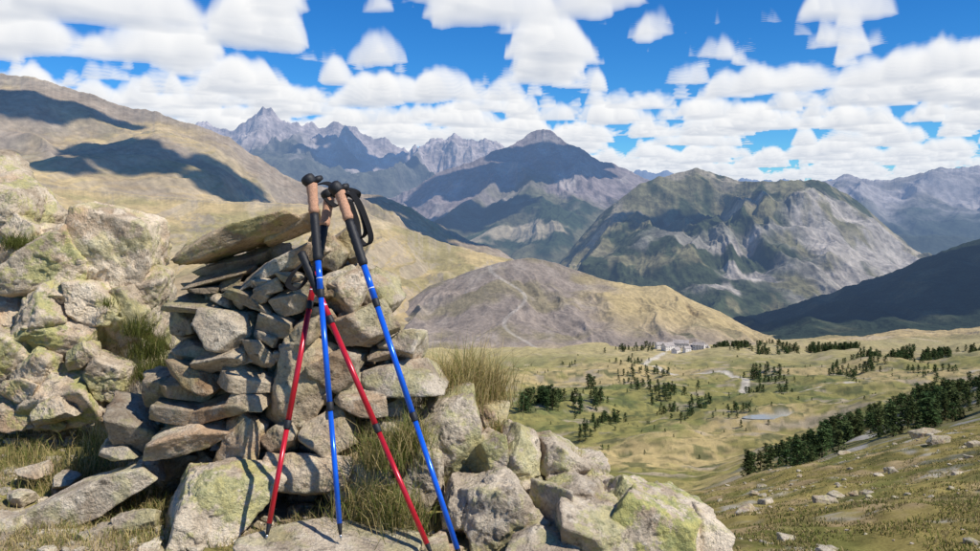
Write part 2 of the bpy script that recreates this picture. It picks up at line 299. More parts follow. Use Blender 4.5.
mountain('scree_hill',[(330,360),(370,335),(400,306),(430,286),(470,271),(500,262),(528,258),(545,260),(570,268),(600,279),(622,283),(640,287),(665,285),(690,299),(720,312),(745,326),(775,343),(800,356)],1750,1300,360,34,140,c_hill,[30.,7.],jag=2,seed=9,rows=200,pw=.75,contrast=.25,dvar=.02)
mountain('golden_hill',[(640,362),(720,352),(775,346),(800,340),(830,335),(860,337),(900,329),(940,331),(980,327),(1100,320),(1250,318)],1850,1330,358,14,120,c_gold,[40.,9.],jag=3,seed=10,rows=90,dvar=.03)
# ---------------------------------------------------------------- rocks
ICO={}
for sd in (3,4,5,6):
    bm=bmesh.new(); bmesh.ops.create_icosphere(bm,subdivisions=sd,radius=1); bm.verts.ensure_lookup_table()
    ICO[sd]=(np.array([v.co[:] for v in bm.verts]),np.array([[v.index for v in f.verts] for f in bm.faces])); ICO[sd][0][:]/=np.linalg.norm(ICO[sd][0],axis=1)[:,None]; bm.free()
def rock(sx,sy,sz,seed,chop=7,sd=5,rough=1.0,p=60):
    rs=np.random.RandomState(seed); D,Fc=ICO[sd]
    ax=np.array([[1,0,0],[-1,0,0],[0,1,0],[0,-1,0],[0,0,1],[0,0,-1]],float)+rs.normal(size=(6,3))*.22
    dn=rs.normal(size=(chop,3)); N=np.vstack([ax,dn]); N/=np.linalg.norm(N,axis=1)[:,None]
    di=np.concatenate([rs.uniform(.75,.95,6),rs.uniform(.72,1.1,chop)])
    q=np.maximum(D@N.T/di[None,:],0); r=(q**p).sum(1)**(-1/p)
    P=D*r[:,None]; P/=np.abs(P).max(0)[None,:]
    P=P*np.array([sx,sy,sz])/2
    m=min(sx,sy,sz); g=(sx*sy*sz)**(1/3)
    n=fbm3(P/g*1.5,4,seed*1.37%50); n2=fbm3(P/g*4.5,4,seed*2.1%50)
    dsp=.15*(.25*n+.75*np.round(n*6)/6)+.05*(.4*n2+.6*np.round(n2*4)/4)
    P=P+D*(dsp*m*rough)[:,None]
    return P,Fc
class Bag:
    def __init__(s): s.V=[];s.F=[];s.C=[];s.n=0
    def add(s,V,Fc,C):
        s.V.append(V); s.F.append(Fc+s.n); s.C.append(np.tile(C,(len(V),1)) if np.ndim(C)==1 else C); s.n+=len(V)
    def make(s,name,mat,**k): return make_mesh(name,np.vstack(s.V),np.vstack(s.F),np.vstack(s.C),mat,**k)
SEED=[100]
def stone(bag,b,e,w,h,d,dep,roll=0,yaw=0,pitch=0,t=1.0,li=.2,sd=5,warm=0.,chop=7,seed=None,rough=1.):
    SEED[0]+=1; sdv=seed or SEED[0]; rs=np.random.RandomState(sdv)
    c=W(b,e,d); P,Fc=rock(w/F*d,dep,h/F*d,sdv,chop,sd,rough)
    R=np.array((Matrix.Rotation(math.radians(yaw),3,'Z')@Matrix.Rotation(math.radians(-roll),3,'Y')@Matrix.Rotation(math.radians(pitch),3,'X')))
    V=P@R.T+c
    tt=t*rs.uniform(.88,1.12); bag.add(V,Fc,np.array([tt*(1+warm),tt,tt*(1-warm*1.3),li]))
# ---- cairn
cairn=Bag(); BK=.13
ax_x=W(290,0,3.45)[0]; ay=3.35+BK
lev=[(472,.62),(450,.62),(428,.60),(405,.56),(383,.52),(360,.49),(338,.46),(316,.43),(296,.40),(277,.34),(262,.24)]
rs=np.random.RandomState(3)
for (e,R) in lev:
    z=(HY-e)/F*3.3
    for ring in (.35,.80):
        n=max(3,int(2*math.pi*R*ring/.16))
        for k in range(n):
            a=2*math.pi*k/n+rs.uniform(-.2,.2); rad=R*ring*rs.uniform(.9,1.03)
            x=ax_x+rad*math.cos(a); y=ay+rad*math.sin(a)*.85; w=rs.uniform(.16,.28); h=rs.uniform(.06,.105)
            P,Fc=rock(w,rs.uniform(.15,.24),h,500+len(cairn.V),7,4)
            Rm=np.array(Euler((rs.uniform(-.2,.2),rs.uniform(-.25,.25),a+rs.uniform(-.5,.5))).to_matrix())
            tt=rs.uniform(.5,.85); cairn.add(P@Rm.T+np.array([x,y,z+rs.uniform(-.02,.02)]),Fc,np.array([tt*1.05,tt,tt*.93,.15]))
K=[ # b,e,w,h,d,dep,roll,yaw,tone,lichen,warm
(250,236,122,25,3.04,.34,17,-8,.85,.35,.14),
(292,226,58,22,3.06,.28,16,20,.8,.2,.10),
(283,266,98,20,3.02,.28,27,10,1.2,.1,.0),
(240,262,76,14,3.10,.26,14,0,.8,.2,.06),
(226,276,62,13,3.06,.26,12,0,.8,.2,.06),
(212,288,56,12,3.06,.26,4,15,.75,.2,.05),
(330,252,46,36,3.12,.25,-20,10,1.0,.2,.02),
(352,244,34,32,3.2,.22,-50,0,.95,.2,.02),
(250,292,56,18,2.98,.24,-12,5,.8,.2,.06),
(205,303,60,14,3.04,.26,-6,0,.72,.2,.05),
(292,300,40,22,2.95,.2,20,0,.8,.1,.05),
(316,290,34,20,2.95,.2,5,0,.75,.1,.05),
(348,292,46,38,2.98,.22,28,15,1.15,.25,.0),
(378,300,42,42,3.1,.24,-35,0,1.0,.3,.02),
(228,327,68,38,2.92,.24,-4,-8,1.12,.15,.02),
(190,322,34,30,3.08,.24,10,0,.75,.2,.04),
(275,326,40,24,2.93,.2,-18,10,.82,.1,.05),
(364,326,64,38,2.97,.24,18,10,.85,.2,.03),
(308,328,36,28,2.92,.2,40,0,.8,.1,.05),
(409,344,46,30,3.02,.24,4,-15,1.25,.25,.0),
(388,350,40,16,3.0,.2,14,0,.9,.2,.0),
(228,356,56,20,2.9,.22,12,0,1.0,.15,.04),
(196,350,50,20,3.0,.24,-10,10,.75,.15,.06),
(205,376,72,20,2.93,.26,-16,0,.80,.15,.10),(190,390,60,18,2.95,.26,-10,0,.85,.15,.08),
(262,354,36,22,2.9,.2,-30,0,.85,.1,.05),
(248,378,52,20,2.88,.22,-20,0,.95,.1,.06),(254,396,44,16,2.88,.22,-8,0,.85,.1,.06),
(300,386,60,104,2.89,.20,-16,8,.92,.12,.08),
(340,366,50,40,2.92,.22,25,0,.85,.15,.04),
(400,377,92,28,2.96,.28,4,-8,1.05,.3,.0),
(362,398,60,24,2.9,.22,-8,0,.95,.2,.03),
(165,388,36,38,3.02,.24,8,0,.75,.2,.04),
(222,408,68,20,2.88,.22,14,0,.75,.1,.05),
(182,410,56,18,2.92,.22,-6,0,.7,.1,.04),
(138,424,60,44,3.0,.28,-12,10,.75,.2,.02),
(186,436,104,30,2.86,.28,12,0,1.15,.3,.02),
(241,446,50,58,2.84,.22,-18,0,1.0,.15,.04),
(284,436,42,36,2.86,.2,30,0,.85,.1,.04),
(330,434,54,38,2.86,.22,20,0,.9,.15,.04),
(300,472,90,46,2.83,.22,-12,5,1.0,.15,.04),
(358,474,66,46,2.86,.24,14,0,.95,.2,.02),
(400,428,50,42,2.95,.24,-10,0,.95,.3,.0),
(392,404,46,20,2.98,.22,10,0,.95,.3,.0),
(120,450,46,22,2.95,.2,6,0,.9,.3,.0),
(222,470,40,34,2.86,.2,30,0,.9,.2,.02),
]
for (b,e,w,h,d,dep,roll,yaw,t,li,wm) in K: stone(cairn,b,e,w*1.1,h*1.12,d+BK,dep,roll,yaw,RS.uniform(-10,10),t*.90,li*1.3,5,wm+.015)
rs=np.random.RandomState(9)
for k in range(60):
    e=rs.uniform(275,470); Rr=np.interp(e,[260,300,350,420,470],[60,100,125,160,165]); b=290+rs.uniform(-1,1)*Rr*.8; a=abs(b-290)/Rr
    stone(cairn,b,e,rs.uniform(18,34),rs.uniform(9,20),2.90+.22*a*a+BK,.14,rs.uniform(-35,35),rs.uniform(-30,30),rs.uniform(-20,20),rs.uniform(.6,1.0),.15,4,.05)
cairn.make('stone_cairn',ROCK)
# ---- foreground boulders
def single(name,*a,**k):
    g=Bag(); stone(g,*a,**k); g.make(name,ROCK)
fg=[(200,512,128,96,2.80,.34,-14,20,0,1.2,.55),(338,556,180,40,2.60,.36,-2,0,0,1.15,.25),(84,497,150,34,2.95,.3,24,0,0,1.1,.3),
(455,440,62,84,3.05,.3,12,10,0,1.15,.45),(425,475,50,56,2.98,.25,-10,0,0,1.0,.4),(488,458,48,50,3.05,.3,20,0,0,1.1,.5),(520,456,44,58,3.05,.3,-14,0,0,1.25,.4),(556,462,48,40,3.1,.3,-25,10,0,1.1,.5),(582,470,40,36,3.1,.3,-15,10,0,1.2,.5),
(502,522,84,84,2.75,.34,14,0,0,1.2,.35),(548,514,44,70,2.8,.3,-8,0,0,1.05,.35),(466,508,56,64,2.82,.3,-15,0,0,1.05,.5),(580,498,70,46,2.9,.34,-14,0,0,1.1,.55),(600,540,104,70,2.68,.36,-12,12,0,1.15,.4),(656,538,116,84,2.75,.4,-24,0,0,1.15,.75),(632,502,60,42,2.9,.3,-20,0,0,1.15,.6),(696,545,44,60,2.75,.25,-30,0,0,1.2,.4),(654,590,140,60,2.7,.3,-10,0,0,1.1,.4),
(545,562,80,60,2.6,.3,0,0,0,1.1,.3),(430,562,60,40,2.66,.3,0,0,0,1.0,.3),(98,536,36,20,2.72,.1,0,0,0,1.05,.2),(20,498,26,14,3.1,.1,0,0,0,1.05,.2),(66,480,30,14,3.2,.12,0,0,0,1.0,.3),(-8,530,60,36,2.8,.2,0,0,0,1.1,.3),(488,412,40,24,3.3,.2,10,0,0,1.0,.3),(530,490,40,30,2.95,.2,20,0,0,1.1,.3),
(140,520,40,22,2.78,.12,10,0,0,1.1,.3),(40,470,34,16,3.3,.14,0,0,0,1.1,.3),(150,470,30,18,3.0,.12,-10,0,0,1.0,.3),(505,490,30,26,2.9,.15,0,0,0,1.2,.3),(600,484,30,18,3.0,.15,0,0,0,1.2,.3)]
for (b,e,w,h,d,dep,roll,yaw,pi,t,li) in fg: single('boulder',b,e,w*1.12,h*1.12,d,dep,roll,yaw,pi,t*.93,min(li*1.2,.85),6,.03,chop=10)
# ---- left outcrop
oc=Bag()
O=[(12,212,76,62,4.6,.6,-25,0,1.35,.5),(20,290,90,90,4.5,.6,20,0,1.25,.5),(72,264,90,76,4.35,.6,-18,12,1.3,.6),(128,262,74,100,4.4,.6,-8,-10,1.45,.35),(96,244,96,50,4.6,.6,18,0,1.35,.5),
(70,330,96,66,4.2,.6,14,0,1.3,.65),(15,362,90,84,4.15,.6,-10,0,1.25,.6),(112,336,60,56,4.3,.5,-20,0,1.3,.5),(76,388,110,64,4.05,.5,8,0,1.25,.7),(142,395,46,50,4.2,.4,12,0,1.1,.5),(30,412,80,40,3.95,.4,-8,0,1.2,.5),(125,418,56,34,4.0,.35,10,0,1.05,.5),
(-60,260,140,200,4.6,.8,0,0,1.2,.5),(-60,400,140,140,4.2,.7,0,0,1.2,.5),(-170,330,200,300,4.8,.9,10,0,1.2,.5),(152,310,36,80,4.6,.4,-10,0,1.1,.5),(90,320,130,140,4.85,.6,0,0,.9,.5),(50,320,180,200,5.05,.7,0,0,1.,.5),
(44,318,56,50,4.1,.4,35,0,1.3,.6),(55,238,44,24,4.45,.4,-20,0,1.4,.4),(8,258,54,44,4.35,.4,30,0,1.35,.4),(100,300,60,40,4.2,.4,-30,0,1.4,.5),(130,314,44,50,4.25,.4,25,0,1.3,.4),(60,290,50,30,4.15,.3,15,0,1.2,.5),(40,372,50,40,3.98,.3,40,0,1.3,.6),(108,376,50,40,4.0,.3,-25,0,1.2,.5),(10,320,50,40,4.15,.3,-20,0,1.3,.6),
(150,290,34,60,4.35,.3,-20,0,1.3,.4),(110,222,50,16,4.4,.3,5,0,1.35,.4),(30,235,40,30,4.4,.3,-35,0,1.3,.4),(85,355,40,24,3.95,.2,20,0,1.3,.5),(55,410,46,24,3.85,.2,10,0,1.2,.5),(20,390,40,26,3.9,.2,-20,0,1.2,.5)]
for (b,e,w,h,d,dep,roll,yaw,t,li) in O: stone(oc,b,e,w*1.1,h*1.1,d,dep,roll,yaw,RS.uniform(-12,12),t*.84,li*1.15,6,.05,9,rough=1.3)
oc.make('rock_outcrop',ROCK)
# ---- gravel + hillside stones
gv=Bag(); rs=np.random.RandomState(21)
for k in range(900):
    d=rs.uniform(2.4,4.3); b=rs.uniform(-60,470); x=(b-CX)/F*d; z=float(gz(x,d)); s=rs.choice([.012,.022,.035,.055],p=[.45,.33,.16,.06])
    P,Fc=rock(s*rs.uniform(1,1.6),s,s*.6,2000+k,5,3 if s<.03 else 4)
    Rm=np.array(Matrix.Rotation(rs.uniform(0,6.3),3,'Z')); tt=rs.uniform(.9,1.35); gv.add(P@Rm.T+np.array([x,d,z+s*.1]),Fc,np.array([tt,tt,tt*.97,.15]))
gv.make('gravel',ROCK)
hs=Bag()
for k in range(700):
    d=math.exp(rs.uniform(math.log(9),math.log(62))); b=rs.uniform(640,1060); x=(b-CX)/F*d
    cl=float(fbm2(np.array([x/7]),np.array([d/7]),3,9.)[0])
    if rs.rand()>.35+cl*2.5: continue
    z=float(gz(x,d)); s=rs.choice([.08,.16,.3,.5],p=[.5,.33,.13,.04])*(1 if d>16 else .6); P,Fc=rock(s*rs.uniform(1,1.7),s,s*.65,3000+k,6,3 if s<.3 else 4)
    Rm=np.array(Matrix.Rotation(rs.uniform(0,6.3),3,'Z')); tt=rs.uniform(.6,.9); hs.add(P@Rm.T+np.array([x,d,z+s*.04]),Fc,np.array([tt,tt,tt,.3]))
for (b,e,w,d) in [(925,430,30,48),(846,440,20,56),(975,455,16,34),(825,492,24,20),(938,448,24,40),(855,492,12,22)]:
    x=(b-CX)/F*d; s=w/F*d; z=float(gz(x,d)); P,Fc=rock(s,s*.8,s*.5,int(4000+b),7,5); hs.add(P+np.array([x,d,z+s*.06]),Fc,np.array([.75,.73,.7,.3]))
hs.make('scattered_stones',ROCK)
# ---------------------------------------------------------------- grass
def blades(P,H,wd,lean,C,rs,curve=.5):
    n=len(P); a=rs.uniform(0,2*math.pi,n); la=rs.uniform(0,2*math.pi,n)
    side=np.stack([np.cos(a),np.sin(a),0*a],1)*wd[:,None]/2; ld=np.stack([np.cos(la),np.sin(la),0*la],1)
    up=np.array([0,0,1.])
    m=P+up*(H*.55)[:,None]+ld*(H*lean*.35)[:,None]; tp=P+up*(H*(1-.35*lean))[:,None]+ld*(H*lean)[:,None]
    V=np.stack([P-side,P+side,m+side*.8,m-side*.8,tp],1).reshape(-1,3)
    i=np.arange(n)[:,None]*5; T=np.concatenate([i+[0,1,2],i+[0,2,3],i+[3,2,4]],0)
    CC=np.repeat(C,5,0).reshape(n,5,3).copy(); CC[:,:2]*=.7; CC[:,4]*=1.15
    return V,T,CC.reshape(-1,3)
rs=np.random.RandomState(31)
GV=[];GF=[];GCc=[];gn=0
def addg(P,H,wd,lean,C):
    global gn
    V,T,CC=blades(P,H,wd,lean,C,rs); GV.append(V);GF.append(T+gn);GCc.append(CC);gn+=len(V)
def gcols(n,dry):
    k=rs.rand(n)[:,None]; g=np.array([.20,.225,.06])*rs.uniform(.6,1.3,(n,1)); y=np.array([.58,.46,.21])*rs.uniform(.7,1.2,(n,1)); return np.where(k<dry,y,g)
n=60000; d=rs.uniform(2.3,5.5,n); b=rs.uniform(-120,700,n); x=(b-CX)/F*d; q=fbm2(x/.35,d/.35,4,2.)*2+rs.normal(size=n)*.12; kp=q>.02
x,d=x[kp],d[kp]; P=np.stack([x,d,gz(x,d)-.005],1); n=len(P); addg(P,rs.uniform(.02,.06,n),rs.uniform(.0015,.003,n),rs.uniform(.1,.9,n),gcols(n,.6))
TU=[(470,392,3.3,.11,.26,800,.8),(450,400,3.2,.10,.24,500,.75),(492,398,3.35,.07,.22,400,.85),(436,395,3.2,.06,.20,300,.6),(462,384,3.4,.08,.2,400,.75),
(385,455,2.84,.09,.15,800,.4),(410,440,2.86,.06,.14,500,.45),(372,500,2.76,.10,.12,700,.5),(330,520,2.72,.09,.10,500,.6),(400,515,2.72,.08,.13,600,.45),(352,470,2.80,.05,.11,300,.4),(300,520,2.72,.07,.07,300,.5),
(80,468,3.4,.14,.12,800,.5),(110,445,3.5,.12,.14,600,.45),(50,470,3.3,.14,.09,500,.5),(20,458,3.6,.15,.11,500,.5),(125,480,3.1,.12,.09,500,.55),(150,500,2.9,.1,.08,500,.5),(130,545,2.66,.12,.06,500,.6),(60,540,2.7,.15,.06,700,.6),(20,520,2.8,.1,.07,400,.6),
(150,350,4.10,.08,.14,600,.05),(138,328,4.05,.06,.12,350,.05),(160,366,4.12,.07,.12,350,.1),(145,372,4.0,.06,.12,300,.1),(22,240,4.25,.09,.07,600,.05),(40,245,4.25,.06,.05,300,.05),(15,238,4.2,.07,.05,300,.05),(108,300,4.0,.03,.06,80,.1),
(520,440,3.1,.04,.08,120,.4),(545,478,3.0,.04,.07,120,.4),(480,500,2.8,.04,.08,150,.4),(640,480,3.0,.03,.05,60,.4),(500,430,3.15,.05,.10,160,.6),(570,455,3.1,.04,.07,100,.5),(620,520,2.75,.03,.05,60,.5)]
for (b,e,d0,rad,H,n,dry) in TU:
    c=W(b,e,d0); off=rs.normal(size=(n,3))*rad*.55; off[:,2]*=.3; P=c+off
    zz=gz(P[:,0],P[:,1]); P[:,2]=np.maximum(P[:,2]-.03,zz-.01) if H>=.12 or e<460 else zz-.01
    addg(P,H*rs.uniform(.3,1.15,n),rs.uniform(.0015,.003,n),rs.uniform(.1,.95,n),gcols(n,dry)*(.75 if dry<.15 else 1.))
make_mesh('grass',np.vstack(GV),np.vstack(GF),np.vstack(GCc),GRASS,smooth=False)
GV=[];GF=[];GCc=[];gn=0
n=110000; d=np.exp(rs.uniform(math.log(8),math.log(60),n)); b=rs.uniform(620,1080,n); x=(b-CX)/F*d; q=fbm2(x/1.2,d/1.2,4,2.)*2+rs.normal(size=n)*.15; kp=q>-.05
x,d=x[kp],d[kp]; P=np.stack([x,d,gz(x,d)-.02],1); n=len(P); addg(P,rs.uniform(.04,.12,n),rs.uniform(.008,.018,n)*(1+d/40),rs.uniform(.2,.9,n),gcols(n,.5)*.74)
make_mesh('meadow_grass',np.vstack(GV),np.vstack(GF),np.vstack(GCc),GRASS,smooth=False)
# ---------------------------------------------------------------- pines
def pine_tpl(seed,nf=560):
    rs=np.random.RandomState(seed); V=[];T=[];C=[];n=0
    for k in range(6):
        a=k*math.pi/3; V+= [[.022*math.cos(a),.022*math.sin(a),0],[.004*math.cos(a),.004*math.sin(a),.95]]
    for k in range(6):
        a,b=2*k,2*((k+1)%6); T+=[[a,b,b+1],[a,b+1,a+1]]
    C+=[[.10,.07,.05]]*12; n=12
    nb=36
    wid=rs.uniform(.26,.38)
    for k in range(nb):
        h=.08+.90*(k/nb)**.9; rad=wid*(1-h)**.6*rs.uniform(.6,1.15)+.015; a=rs.uniform(0,6.28)
        for j in range(nf//nb):
            f=rs.uniform(.1,1)**.7; cx=rad*f*math.cos(a)+rs.normal()*.03; cy=rad*f*math.sin(a)+rs.normal()*.03; cz=h-.06*f*rad/.2+rs.normal()*.018
            s=rs.uniform(.025,.05); tri=rs.normal(size=(3,3))*s*np.array([1,1,.55])+[cx,cy,cz]
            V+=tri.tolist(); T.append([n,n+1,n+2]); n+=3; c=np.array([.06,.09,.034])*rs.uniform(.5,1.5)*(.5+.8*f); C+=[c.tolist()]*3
    return np.array(V),np.array(T),np.array(C)
TP=[pine_tpl(s) for s in range(5)]
def forest(name,pts,hs_):
    bg=Bag(); rs=np.random.RandomState(len(pts))
    for (x,y),h in zip(pts,hs_):
        V,T,C=TP[rs.randint(5)]; a=rs.uniform(0,6.28); R=np.array([[math.cos(a),-math.sin(a),0],[math.sin(a),math.cos(a),0],[0,0,1]]); sc=np.array([h*rs.uniform(.9,1.35)]*2+[h]); z=float(gz(x,y))
        bg.add((V@R.T)*sc+np.array([x,y,z-.2]),T,C*rs.uniform(.8,1.3)*np.array([rs.uniform(.85,1.25),1,1]))
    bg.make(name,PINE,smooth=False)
rs=np.random.RandomState(41); pts=[];hh=[]
for k in range(850):
    b=742+rs.beta(1.35,1.0)*295; d=rs.uniform(150,330) if b>790 else rs.uniform(190,280); x=(b-CX)/F*d
    if fbm2(np.array([x/16]),np.array([d/16]),3,5.)[0]<-.07: continue
    pts.append((x,d)); hh.append(rs.uniform(1.8,6.4))
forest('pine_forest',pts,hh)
pts=[];hh=[]
def clus(b,d,sb,sd_,n,h0,h1):
    for k in range(n):
        bb=b+rs.normal()*sb; dd=d+rs.normal()*sd_
        pts.append(((bb-CX)/F*dd,dd)); hh.append(rs.uniform(h0,h1))
clus(526,585,3,10,8,11,15);clus(545,600,6,12,22,9,14);clus(556,600,3,10,6,9,13);clus(577,590,3,10,5,8,12);clus(591,690,3,6,3,11,15);clus(600,610,3,12,7,7,11);clus(622,560,7,14,12,5,9);clus(585,480,6,12,12,4,8);clus(645,700,7,14,8,6,10);clus(700,620,6,16,14,4,8)
clus(604,540,7,14,12,4,7);clus(690,520,7,12,10,3,6);clus(735,500,6,14,12,3,6);clus(670,640,8,30,16,4,8)
clus(765,780,8,25,20,5,10);clus(850,760,14,30,26,5,9);clus(655,850,8,20,12,5,9);clus(750,640,6,20,12,4,8)
for k in range(16): clus(rs.uniform(570,960),rs.uniform(560,1020),rs.uniform(4,12),rs.uniform(15,40),rs.randint(5,16),3.5,8)
for k in range(220):
    b=rs.uniform(500,960); d=rs.uniform(380,1000); pts.append(((b-CX)/F*d,d)); hh.append(rs.uniform(1.2,3.2))
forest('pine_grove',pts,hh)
pts=[];hh=[]
for k in range(1200):
    b=rs.uniform(715,1060); d=(1110 if b<860 else 930)+rs.normal()*32+b*.05
    if fbm2(np.array([b/28.]),np.array([d/90]),3,15.)[0]<-.03: continue
    pts.append(((b-CX)/F*d,d)); hh.append(rs.uniform(5,11))
clus(640,1190,12,20,22,6,10);clus(622,1180,6,20,8,5,9);clus(705,1190,8,15,10,5,9)
forest('tree_line',pts,hh)
# ---------------------------------------------------------------- village
WALL=simple('plaster_wall',(.74,.70,.64),.9,0,.5); ROOF=simple('slate_roof',(.36,.32,.29),.8,0,.5); WIN=simple('window_glass',(.04,.05,.06),.2,0,1.)
def house(b,d,w,dp,h,yaw):
    x=(b-CX)/F*d; z=float(gz(x,d)); e=bpy.data.objects.new('stone_house',None); scene.collection.objects.link(e); e.location=(x,d,z); e.rotation_euler[2]=yaw
    z=-3
    V=[(-w,-dp,z),(w,-dp,z),(w,dp,z),(-w,dp,z),(-w,-dp,h),(w,-dp,h),(w,dp,h),(-w,dp,h)]; Fq=[(0,1,5,4),(1,2,6,5),(2,3,7,6),(3,0,4,7)]
    V+= [(-w,0,h+dp*.8),(w,0,h+dp*.8)]
    make_mesh('walls',V,Fq,None,WALL,False,e)
    o=.5; r0=h+dp*.8+.1; R=[(-w-o,-dp-o,h-.4),(w+o,-dp-o,h-.4),(w+o,0,r0),(-w-o,0,r0),(w+o,dp+o,h-.4),(-w-o,dp+o,h-.4)]
    make_mesh('roof',R,[(0,1,2,3),(3,2,4,5)],None,ROOF,False,e)
    make_mesh('gable',np.array(V),np.array([(4,7,8),(5,9,6)]),None,WALL,False,e)
    WV=[];WF=[]
    for fl in range(max(1,int(h//3))):
        for k in range(max(2,int(w//2))):
            cx=-w+2*w*(k+.5)/max(2,int(w//2)); cz=1.2+fl*3; i=len(WV); WV+=[(cx-.5,-dp-.03,cz),(cx+.5,-dp-.03,cz),(cx+.5,-dp-.03,cz+1.3),(cx-.5,-dp-.03,cz+1.3)]; WF.append((i,i+1,i+2,i+3))
    make_mesh('windows',WV,WF,None,WIN,False,e)
for (b,d,w,dp,h,yaw) in [(668,1180,8,5,7,.5),(681,1220,11,5,8,-.3),(692,1180,7,4,6,.6),(676,1150,6,4,5,0.9),(699,1170,8,4,6,-.5),(660,1200,6,4,6,.2),(687,1140,5,3,5,.5),(706,1210,6,4,6,1.1)]: house(b,d,w,dp,h,yaw)
# ---------------------------------------------------------------- trekking poles
BLUE=simple('blue_anodised',(.012,.14,.78),.22,.25,8,0,.08); RED=simple('red_anodised',(.60,.018,.035),.25,.25,8,0,.08); BLK=simple('black_rubber',(.012,.012,.014),.6,0,200,.4); CORK=simple('cork_grip',(.52,.28,.17),.85,0,220,.6); STEEL=simple('steel_tip',(.5,.5,.5),.3,.9); WHT=simple('white_print',(.75,.78,.8),.5); STRAP=simple('nylon_strap',(.010,.010,.012),1.,0,400,.5)
def tube(a,b,prof,seg=20):
    a=Vector(a);b=Vector(b);ax=(b-a); L=ax.length; ax.normalize(); u=ax.orthogonal().normalized(); v=ax.cross(u)
    V=[];Fc=[]
    for (t,r) in prof:
        for k in range(seg):
            an=2*math.pi*k/seg; V.append(a+ax*t*L+(u*math.cos(an)+v*math.sin(an))*r)
    for i in range(len(prof)-1):
        for k in range(seg): Fc.append((i*seg+k,i*seg+(k+1)%seg,(i+1)*seg+(k+1)%seg,(i+1)*seg+k))
    V.append(a+ax*prof[0][0]*L);V.append(a+ax*prof[-1][0]*L); n=len(V); m=(len(prof)-1)*seg
    for k in range(0,seg): Fc.append((n-2,(k+1)%seg,k,k)); Fc.append((n-1,m+k,m+(k+1)%seg,m+(k+1)%seg))
    return V,Fc
def part(name,a,b,prof,mat,par,seg=20):
    V,Fc=tube(a,b,prof,seg); me=bpy.data.meshes.new(name); me.from_pydata([tuple(v) for v in V],[],[tuple(dict.fromkeys(f)) for f in Fc]); me.polygons.foreach_set('use_smooth',[True]*len(me.polygons)); me.materials.append(mat)
    ob=bpy.data.objects.new(name,me); scene.collection.objects.link(ob); ob.parent=par; return ob
def ribbon(name,pts,width,mat,par,wdir=(0,1,0)):
    P=[Vector(p) for p in pts]
    Q=[]
    for i in range(len(P)-1):
        p0=P[max(i-1,0)];p1=P[i];p2=P[i+1];p3=P[min(i+2,len(P)-1)]
        for k in range(8):
            t=k/8; Q.append(.5*((2*p1)+(p2-p0)*t+(2*p0-5*p1+4*p2-p3)*t*t+(3*p1-p0-3*p2+p3)*t**3))
    Q.append(P[-1]); wd=Vector(wdir).normalized()*width/2; V=[];Fc=[]; th=.0022
    for i,q in enumerate(Q):
        tg=(Q[min(i+1,len(Q)-1)]-Q[max(i-1,0)]).normalized(); nn=tg.cross(wd).normalized()*th
        V+=[q-wd-nn,q+wd-nn,q+wd+nn,q-wd+nn]
    for i in range(len(Q)-1):
        for k in range(4): Fc.append((i*4+k,i*4+(k+1)%4,i*4+4+(k+1)%4,i*4+4+k))
    me=bpy.data.meshes.new(name); me.from_pydata([tuple(v) for v in V],[],Fc); me.polygons.foreach_set('use_smooth',[False]*len(me.polygons)); me.materials.append(mat); ob=bpy.data.objects.new(name,me); scene.collection.objects.link(ob); ob.parent=par
def pole(tip,top,mat,grip='cork',straps=(),locks=(.36,.66)):
    e=bpy.data.objects.new('trekking_pole',None); scene.collection.objects.link(e)
    tip=Vector(tip); top=Vector(top); L=(top-tip).length; f=lambda m:m/L
    A=lambda t: tip+(top-tip)*t
    part('tip',tip,top,[(0,.002),(f(.012),.0035),(f(.02),.0035)],STEEL,e)
    part('tip_sleeve',tip,top,[(f(.018),.0045),(f(.03),.006),(f(.05),.008),(f(.055),.008)],BLK,e)
    g0=1-f(.30 if grip=='cork' else .16)
    part('lower_shaft',tip,top,[(f(.05),.0082),(locks[0],.0082)],mat,e)
    part('middle_shaft',tip,top,[(locks[0],.0092),(locks[1],.0092)],mat,e)
    part('upper_shaft',tip,top,[(locks[1],.0104),(g0+.01,.0104)],mat,e)
    for k,l in enumerate(locks): part('lock_collar_%d'%(k+1),tip,top,[(l-f(.014),.0102),(l-f(.012),.0110),(l+f(.012),.0118),(l+f(.014),.0106)],BLK,e)
    m0=locks[1]+f(.05)
    part('print_mark',A(m0),A(m0+f(.003)),[(0,.0106),(1,.0106)],WHT,e)
    if grip=='cork':
        pr=[(g0,.0115)]; 
        for k in range(13): pr.append((g0+f(.004+.012*k),.0162 if k%2 else .0144))
        pr.append((g0+f(.165),.0145)); part('foam_grip',tip,top,pr,BLK,e)
        c0=g0+f(.165)
        part('cork_grip',tip,top,[(c0,.0155),(c0+f(.012),.0185),(c0+f(.030),.0160),(c0+f(.045),.0180),(c0+f(.060),.0165),(c0+f(.080),.0185),(c0+f(.10),.0190),(c0+f(.105),.0190)],CORK,e,24)
        ax=(top-tip).normalized(); s=A(c0+f(.105)); hx=Vector((-.022,-.012,.0))
        part('grip_head',s,s+ax*.032+hx*.8,[(0,.0192),(.15,.0215),(.5,.0245),(.8,.0225),(.95,.015),(1,.006)],BLK,e,24)
        part('strap_housing',s+ax*.012-hx*.4,s+ax*.026-hx*1.5,[(0,.013),(.6,.012),(1,.008)],BLK,e,14)
    else:
        part('foam_grip',tip,top,[(g0,.0115)]+[(g0+f(.006+.01*k),.0155 if k%2 else .0138) for k in range(15)]+[(1-f(.004),.015),(1,.009)],BLK,e)
    for st in straps: ribbon('wrist_strap',st,.020,STRAP,e,(.75,.55,.35))
    return e
pole(W(341,541,2.56),W(311,176,2.90),BLUE,straps=[[W(314,186,2.91),W(326,183,2.90),W(340,190,2.90),W(345,198,2.92),W(336,206,2.94),W(326,198,2.95)]],locks=(.34,.65))
